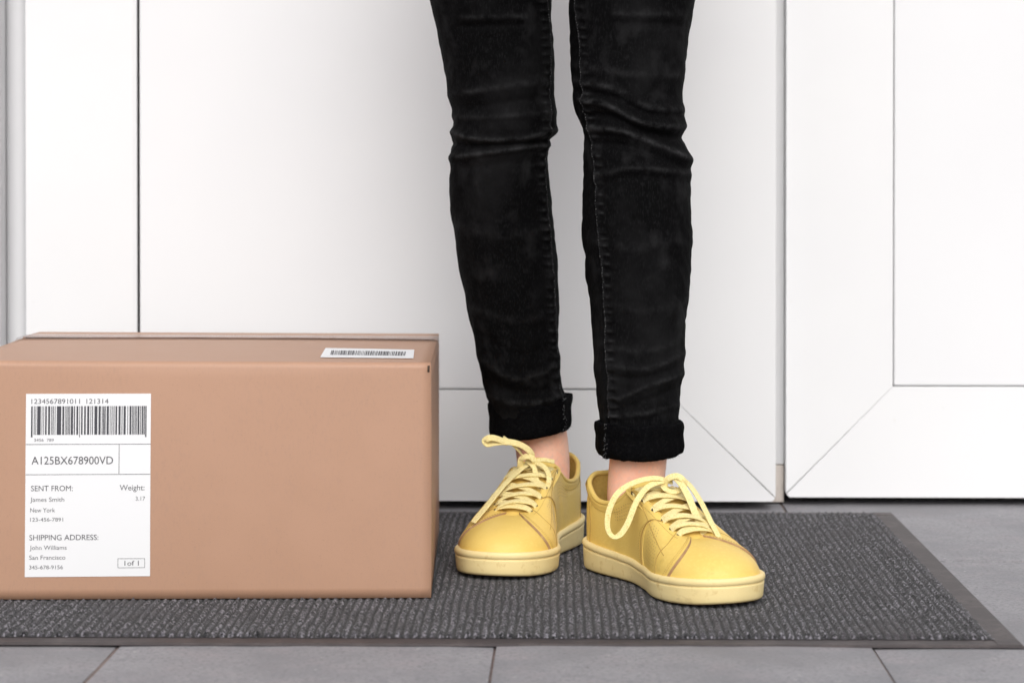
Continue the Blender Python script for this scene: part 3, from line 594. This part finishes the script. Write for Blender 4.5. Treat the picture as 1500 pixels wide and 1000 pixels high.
def S(t, v, off=0.):
    """upper surface in shoe millimetres; t = loop index (0 heel .. 11 toe), v = 0 at the sole .. 1 at the opening"""
    t = np.atleast_1d(np.asarray(t, float)); v = np.broadcast_to(np.asarray(v, float), t.shape)
    def core(t, v):
        B2 = outline(t, -3.2); E = crom(EDG, t, True); zb = zsole(B2[:, 1])-4
        P0 = np.stack([B2[:, 0], B2[:, 1], zb], -1); dz = (E[:, 2]-zb)[:, None]; h = P0-E; h[:, 2] = 0
        toe = np.exp(-((t-11)/3.0)**2)[:, None]; Z = np.array([0, 0, 1.])
        O = unit(np.stack([B2[:, 0]-0, (B2[:, 1]-140)*.6, 0*zb], -1))
        P1 = P0+Z*dz*(.40+.24*np.exp(-((t-11)/2.2)**2)+.22*np.exp(-(np.minimum(t % NI, NI-t % NI)/3.6)**2))[:, None]+O*(1.5); P2 = E+h*(.42+.10*toe)-Z*dz*(.14-.10*toe); vv = v[:, None]
        P = (1-vv)**3*P0+3*(1-vv)**2*vv*P1+3*(1-vv)*vv**2*P2+vv**3*E
        coll = np.clip(1-np.minimum(t % NI, NI-t % NI)/4.6, 0, 1)**.5          # padded collar
        P = P+O*(coll*(2.6*np.exp(-((v-.86)/.09)**2)-1.0*np.exp(-((v-.66)/.05)**2)))[:, None]
        return P
    P = core(t, v)
    if np.any(off):
        e = 1e-2; vv = np.clip(v, e, 1-e)
        a = core(t+e, vv)-core(t-e, vv); b_ = core(t, vv+e)-core(t, vv-e); Nn = unit(np.cross(b_, a))
        c = np.array([2., 150., 30.]); s_ = np.sign((Nn*(P-c)).sum(-1, keepdims=True)); P = P+Nn*s_*np.asarray(off).reshape(-1, 1) if np.ndim(off) else P+Nn*s_*off
    return P
def sneaker(side, heel, A, label, bow):
    ca, sa = math.cos(A), math.sin(A)
    def W(p):
        p = np.asarray(p, float); x = p[..., 0]*side*.001; y = p[..., 1]*.001; z = p[..., 2]*.001
        return np.stack([heel[0]+x*ca+y*sa, heel[1]+x*sa-y*ca, MATZ-.001+z], -1)
    def WN(n): 
        n = np.asarray(n, float); return np.stack([n[..., 0]*side*ca+n[..., 1]*sa, n[..., 0]*side*sa-n[..., 1]*ca, n[..., 2]], -1)
    def flip(Fc): return Fc[:, ::-1] if side < 0 and isinstance(Fc, np.ndarray) else Fc
    nt_, nv_ = 264, 44
    t = np.linspace(0, NI, nt_, endpoint=False); v = np.linspace(0, 1, nv_)
    P = np.array([S(t, vv) for vv in v])
    up = mesh('sneaker', W(P).reshape(-1, 3), flip(grid_faces(nv_, nt_, True)), M['leather'], per, smooth=True)
    up['label'] = label
    so = up.modifiers.new('s', 'SOLIDIFY'); so.thickness = .0016; so.offset = -1 if side > 0 else -1
    # sole
    nt_ = 300; t = np.linspace(0, NI, nt_, endpoint=False)
    pr = [(-12, 0, 0), (-4, 0, 0), (-1.4, 0, .8), (-.3, 0, 3), (.2, 0, 8), (.6, .5, 0), (.9, 1, -10.0), (.9, 1, -8.9), (-.1, 1, -8.2), (-.1, 1, -7.8), (1.0, 1, -7.2), (1.9, 1, -5), (1.9, 1, -3), (1.2, 1, -1.2), (0, 1, -.2), (-2, 1, 0), (-4, 1, -.6), (-8, 1, -3)]
    rows = []
    for o_, f_, dz in pr:
        B2 = outline(t, o_); z = zbot(B2[:, 1])*(1-f_)+zsole(B2[:, 1])*f_+dz; rows.append(np.stack([B2[:, 0], B2[:, 1], z], -1))
    P = np.array(rows); sole = mesh('sole', W(P).reshape(-1, 3), flip(grid_faces(len(pr), nt_, True)), M['sole'], up, smooth=True)
    B2 = outline(t, -3); P = np.stack([np.stack([B2[:, 0], B2[:, 1], zbot(B2[:, 1])-.2], -1), np.stack([B2[:, 0]*.02, 20+(B2[:, 1]-20)*.9, zbot(B2[:, 1])*.5+.1], -1)])
    mesh('outsole', W(P).reshape(-1, 3), flip(grid_faces(2, nt_, True)), M['outsole'], up)
    # stitches in the groove of the sole
    st = []
    for k in range(0, 300, 2):
        tt = np.array([k, k+.6, k+1.2])/300*NI; B2 = outline(tt, .55); P = np.stack([B2[:, 0], B2[:, 1], zsole(B2[:, 1])-8], -1)
        st.append(ribbon(W(P), (0, 0, 1), .0007, .0008, 3, 4))
    V, Fc = join(st); mesh('sole_stitching', V, Fc, M['sole'], up)
    # side panels laid over the toe piece, with the raw leather edge showing
    uf = lambda v: 8.15+1.75*v**1.6+.25*np.sin(math.pi*v)
    for s_ in (0, 1):
        nv2, nt2 = 44, 110; v = np.linspace(0, 1, nv2); Vv_, K = np.meshgrid(v, np.linspace(0, 1, nt2), indexing='ij')
        T0 = 3.4+1.0*Vv_; T1 = uf(Vv_); TT = T0+(T1-T0)*K
        if s_: TT = NI-TT
        offk = 1.7*np.clip(K*8, 0, 1)
        P = S(TT.ravel(), Vv_.ravel(), offk.ravel()).reshape(nv2, nt2, 3)
        o = mesh('side_panel', W(P).reshape(-1, 3), flip(grid_faces(nv2, nt2)), M['leather'], up, smooth=True)
        tt = uf(v); tt = NI-tt if s_ else tt
        e1 = S(tt, v, 1.9); e0 = S(tt+(.09 if not s_ else -.09), v, .1)
        em_ = S(tt+(.07 if not s_ else -.07), v, 1.2)
        P = np.array([e1, em_, e0]); mesh('raw_edge', W(P).reshape(-1, 3), grid_faces(3, nv2), M['raw'], up, smooth=True)
        # arched seams
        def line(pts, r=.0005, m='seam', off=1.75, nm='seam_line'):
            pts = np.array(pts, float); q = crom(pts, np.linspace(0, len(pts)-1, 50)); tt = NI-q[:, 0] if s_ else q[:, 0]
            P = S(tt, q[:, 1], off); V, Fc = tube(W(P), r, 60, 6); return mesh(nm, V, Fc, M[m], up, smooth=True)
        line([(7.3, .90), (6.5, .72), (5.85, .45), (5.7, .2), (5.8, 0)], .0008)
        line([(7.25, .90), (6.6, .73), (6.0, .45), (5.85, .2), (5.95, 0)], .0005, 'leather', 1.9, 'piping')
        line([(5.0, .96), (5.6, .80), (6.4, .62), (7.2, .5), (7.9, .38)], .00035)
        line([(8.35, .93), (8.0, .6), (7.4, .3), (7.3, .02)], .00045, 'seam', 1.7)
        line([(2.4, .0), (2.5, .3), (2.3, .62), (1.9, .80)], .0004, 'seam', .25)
        def stitch(pts, n_, off=1.9):
            pts = np.array(pts, float); L_ = []
            for k in range(n_):
                f_ = (k+np.array([0, .3, .6]))/n_*(len(pts)-1); q = crom(pts, f_); tt = NI-q[:, 0] if s_ else q[:, 0]
                L_.append(ribbon(W(S(tt, np.clip(q[:, 1], .01, .99), off)), WN(np.array([0, .2, 1.])), .00055, .0005, 3, 5))
            V, Fc = join(L_); mesh('panel_stitching', V, Fc, M['thread_y'], up)
        stitch([(uf(v_)-.16, v_) for v_ in np.linspace(.02, .95, 12)], 26); stitch([(uf(v_)-.26, v_) for v_ in np.linspace(.02, .95, 12)], 26)
        stitch([(7.1, .86), (6.35, .68), (5.68, .43), (5.53, .2), (5.63, .03)], 30)
        stitch([(t_, .80) for t_ in np.linspace(5.0, 8.6, 12)], 34); stitch([(t_, .965) for t_ in np.linspace(5.0, 8.9, 12)], 38)
        stitch([(t_, .71) for t_ in np.linspace(1.6, 4.2, 8)], 34, .4)
        # perforations
        pf = []
        for a_ in range(11):
            for b_ in range(6):
                tt = 6.22+.17*b_+.02*a_; vv = .16+.052*a_
                if tt > 6.05+.0*vv and tt < 7.25-.2*abs(vv-.3): pf.append((tt, vv))
        for a_ in range(10):
            for b_ in range(5):
                pf.append((4.0+.13*a_, .56+.055*b_-.01*a_))
        dots = []
        for tt, vv in pf:
            tq = NI-tt if s_ else tt; c0 = W(S([tq], [vv], 1.85))[0]; ca_ = W(S([tq+.05], [vv], 1.85))[0]-c0; cb_ = W(S([tq], [vv+.01], 1.85))[0]-c0
            ua = unit(ca_); ub = unit(cb_-ua*(cb_@ua)); dots.append((np.array([c0+.00055*(ua*math.cos(q)+ub*math.sin(q)) for q in np.linspace(0, 2*math.pi, 6, endpoint=False)]), [tuple(range(6))]))
        V, Fc = join(dots); tag(mesh('perforations', V, Fc, M['raw'], up), kind='stuff')
    # collar rim
    tt = np.linspace(-5.0, 5.0, 90); P = S(tt, .995, -1.6); V, Fc = ribbon(W(P), WN(np.array([0, 0, 1.])), .0058, .0058, 120, 12, power=2)
    mesh('padded_collar', V, Fc, M['leather'], up, smooth=True)
    P = np.array([S(tt, .99, -2.5-i*.35)+np.array([0, 0, -i*6.]) for i in range(9)])
    mesh('lining', W(P).reshape(-1, 3), grid_faces(9, 90), M['lining'], up, smooth=True)
    # heel tab
    tt = np.linspace(-1.7, 1.7, 24); vv = np.linspace(.66, .99, 12); P = np.array([S(tt, v_, 1.3+.5*math.sin(math.pi*(v_-.66)/.33)) for v_ in vv])
    mesh('heel_tab', W(P).reshape(-1, 3), flip(grid_faces(12, 24)), M['leather'], up, smooth=True)
    # tongue
    ty = np.array([216, 200, 172, 144, 120, 107, 100, 97]); tz = np.array([51.5, 58, 71.5, 85, 95, 99.5, 103.5, 105.]); hw = np.array([19, 21, 24, 27, 28, 27, 24, 18.])
    q = np.linspace(0, 7, 40); Y_ = crom(np.stack([ty, tz, hw], -1), q); a_ = np.linspace(-1, 1, 22)
    P = np.array([[(k*y_[2], y_[0]-0*abs(k), y_[1]-9*abs(k)**2.2) for k in a_] for y_ in Y_])
    o = mesh('tongue', W(P).reshape(-1, 3), flip(grid_faces(40, 22)), M['leather'], up, smooth=True); so = o.modifiers.new('s', 'SOLIDIFY'); so.thickness = .005; so.offset = 0
    bv = o.modifiers.new('b', 'BEVEL'); bv.width = .0018; bv.segments = 3
    # eyelets + laces
    ts = np.linspace(5.05, 8.55, 6)
    eye = {}
    for s_ in (0, 1):
        for i, t0 in enumerate(ts):
            tq = NI-t0 if s_ else t0; eye[(s_, i)] = S([tq], [.90], 1.9)[0]
            c0 = W(S([tq], [.90], 2.0))[0]; ca_ = W(S([tq+.05], [.90], 2.0))[0]-c0; cb_ = W(S([tq], [.91], 2.0))[0]-c0; ua = unit(ca_); ub = unit(cb_-ua*(cb_@ua))
            V = np.array([c0+.0020*(ua*math.cos(q)+ub*math.sin(q)) for q in np.linspace(0, 2*math.pi, 14, endpoint=False)])
            mesh('eyelet', V, [tuple(range(14))], M['hole'], up)
    r = random.Random(3 if side > 0 else 9); lc_ = []
    def cross(a, b_, lift, m_=0.):
        a = np.array(a); b_ = np.array(b_); mid = (a+b_)/2; Nn = unit(np.array([0, .38, .92]))
        k = lambda f_, h_: a*(1-f_)+b_*f_+Nn*h_+np.array([0, r.uniform(-.8, .8), 0])
        pts = [a-Nn*.8, k(.10, lift*.55), k(.3, lift), k(.5, lift*1.12), k(.7, lift), k(.90, lift*.55), b_-Nn*.8]
        na = unit(np.array([-.55 if a[0] < 0 else .55, .35, .8])); nb = unit(np.array([-.55 if b_[0] < 0 else .55, .35, .8]))
        Ns = [na, na, unit(na+Nn*2), Nn, unit(nb+Nn*2), nb, nb]
        lc_.append(ribbon(W(np.array(pts)), WN(np.array(Ns)), r.uniform(.0066, .0080), .0015, 34, 14, power=5))
    cross(eye[(0, 5)], eye[(1, 5)], 4.5)
    for i in range(5):
        cross(eye[(0, i+1)]+np.array([0, -1.0, 0]), eye[(1, i)]+np.array([0, 1.5, 0]), 5.2+.5*(i % 2))
        cross(eye[(1, i+1)]+np.array([0, -1.0, 0]), eye[(0, i)]+np.array([0, 1.5, 0]), 7.4+.5*(i % 2))
    for c_ in lc_: mesh('lace', c_[0], c_[1], M['lace'], up, smooth=True)
    for pts, nr, wdt in bow(W):
        V, Fc = ribbon(pts, nr, wdt*1.0, .0013, 90, 14, power=5); mesh('lace_loop', V, Fc, M['lace'], up, smooth=True)
    return W
DKR, DKL = 2.368, 2.530
def bowR(W):
    k = at(991, 708, DKR)
    f = lambda *a: np.array([at(x, y, k[1]+d*.001) for x, y, d in a])
    return [(f((985, 706, -2), (960, 700, -8), (930, 706, -16), (905, 722, -22), (892, 748, -28), (890, 772, -33), (897, 785, -36), (908, 783, -37), (920, 765, -34), (932, 735, -26), (950, 712, -14), (975, 703, -4)), np.array([.35, -.6, .7]), .0062),
            (f((978, 700, 0), (992, 702, -9), (1006, 722, -22), (1018, 750, -38), (1030, 778, -52), (1034, 784, -54)), np.array([.1, -.5, .85]), .0078),
            (f((985, 698, 2), (1005, 705, -4), (1024, 730, -24), (1042, 765, -48), (1058, 795, -66), (1062, 800, -68)), np.array([.35, -.5, .8]), .0066),
            (f((972, 712, -4), (978, 701, -9), (992, 697, -11), (1002, 705, -10), (1000, 716, -6)), np.array([.1, -.8, .6]), .0070),
            (f((968, 705, 0), (975, 716, -9), (988, 720, -11), (1000, 714, -8)), np.array([.1, -.6, .8]), .0066)]
def bowL(W):
    k = at(772, 680, DKL)
    f = lambda *a: np.array([at(x, y, k[1]+d*.001) for x, y, d in a])
    return [(f((774, 680, 0), (778, 664, -8), (764, 652, -14), (745, 647, -18), (725, 648, -22), (714, 650, -24), (711, 645, -26), (718, 641, -26), (730, 643, -23), (742, 648, -17)), np.array([.1, -.75, .66]), .0082),
            (f((770, 672, -3), (760, 660, -9), (748, 648, -12), (737, 640, -13)), np.array([.1, -.4, .9]), .0060),
            (f((775, 678, -2), (762, 688, -10), (745, 703, -30), (728, 722, -54), (712, 742, -76), (700, 756, -90), (693, 765, -94)), np.array([-.35, -.5, .8]), .0078),
            (f((772, 674, -4), (782, 684, -12), (786, 702, -22), (791, 714, -28), (799, 716, -30), (804, 706, -28), (803, 692, -22), (795, 682, -14), (782, 676, -6)), np.array([.2, -.7, .6]), .0060),
            (f((762, 684, -3), (764, 672, -9), (774, 668, -12), (783, 675, -10), (781, 686, -6)), np.array([.1, -.8, .6]), .0070),
            (f((778, 676, -4), (795, 673, -8), (812, 676, -6)), np.array([.1, -.6, .8]), .0062)]
AR, AL = math.radians(28), math.radians(-15)
toeR = (.167, 2.236); toeL = (-.083, 2.382)
hR_ = (toeR[0]-.282*math.sin(AR), toeR[1]+.282*math.cos(AR)); hL_ = (toeL[0]-.282*math.sin(AL), toeL[1]+.282*math.cos(AL))
WR = sneaker(1, hR_, AR, 'pale yellow leather sneaker turned outward with long hanging lace loop', bowR)
WLf = sneaker(-1, hL_, AL, 'pale yellow leather sneaker nearer the box with lace sticking up', bowL)
# ------------------------------------------------------------------ body (one continuous skinned mesh)
me = bpy.data.meshes.new('body'); bm = bmesh.new(); sk = bm.verts.layers.skin.verify()
def bv_(p, r): 
    v = bm.verts.new(tuple(np.asarray(p, float))); v[sk].radius = r if isinstance(r, tuple) else (r, r); return v
pel = bv_((-.01, 2.51, .93), (.14, .10))
def chain(start, pts):
    a = start
    for p, r in pts: b_ = bv_(p, r); bm.edges.new((a, b_)); a = b_
    return a
def legc(side, py_):
    V_, _, _, py, _ = LEG[side]; k = int(np.argmin(np.abs(py-py_))); c = V_[k].mean(0); return c, (V_[k, :, 0].max()-V_[k, :, 0].min())/2
for side, Wf, px, Yc in ((1, WR, 937, YR), (-1, WLf, 788, YL)):
    foot = lambda x, y, z: Wf(np.array([x, y, z]))
    c1, r1 = legc(side, -330); c2, r2 = legc(side, -60); c3, r3 = legc(side, 190); c4, r4 = legc(side, 360); c5, r5 = legc(side, 540)
    pts = [(c1, r1*.7), (c2, r2*.78), (c3, r3*.78), (c4, r4*.78), (c5, r5*.74), (at(px, 615, Yc), .0345), (at(px+(0 if side > 0 else 7), 655, Yc+.002), (.034, .034))]
    pts += [(foot(1, 68, 66), (.030, .033)), (foot(2, 104, 50), (.024, .024)), (foot(2, 165, 38), (.026, .015)), (foot(2, 225, 34), (.024, .011))]
    chain(pel, pts)
bm.to_mesh(me); bm.free(); me.materials.append(M['skin'])
body = link(bpy.data.objects.new('body', me), per, (0, 0, 0))
me.skin_vertices[0].data[0].use_root = True
body.modifiers.new('skin', 'SKIN').use_smooth_shade = True; ss = body.modifiers.new('sub', 'SUBSURF'); ss.levels = 2; ss.render_levels = 2
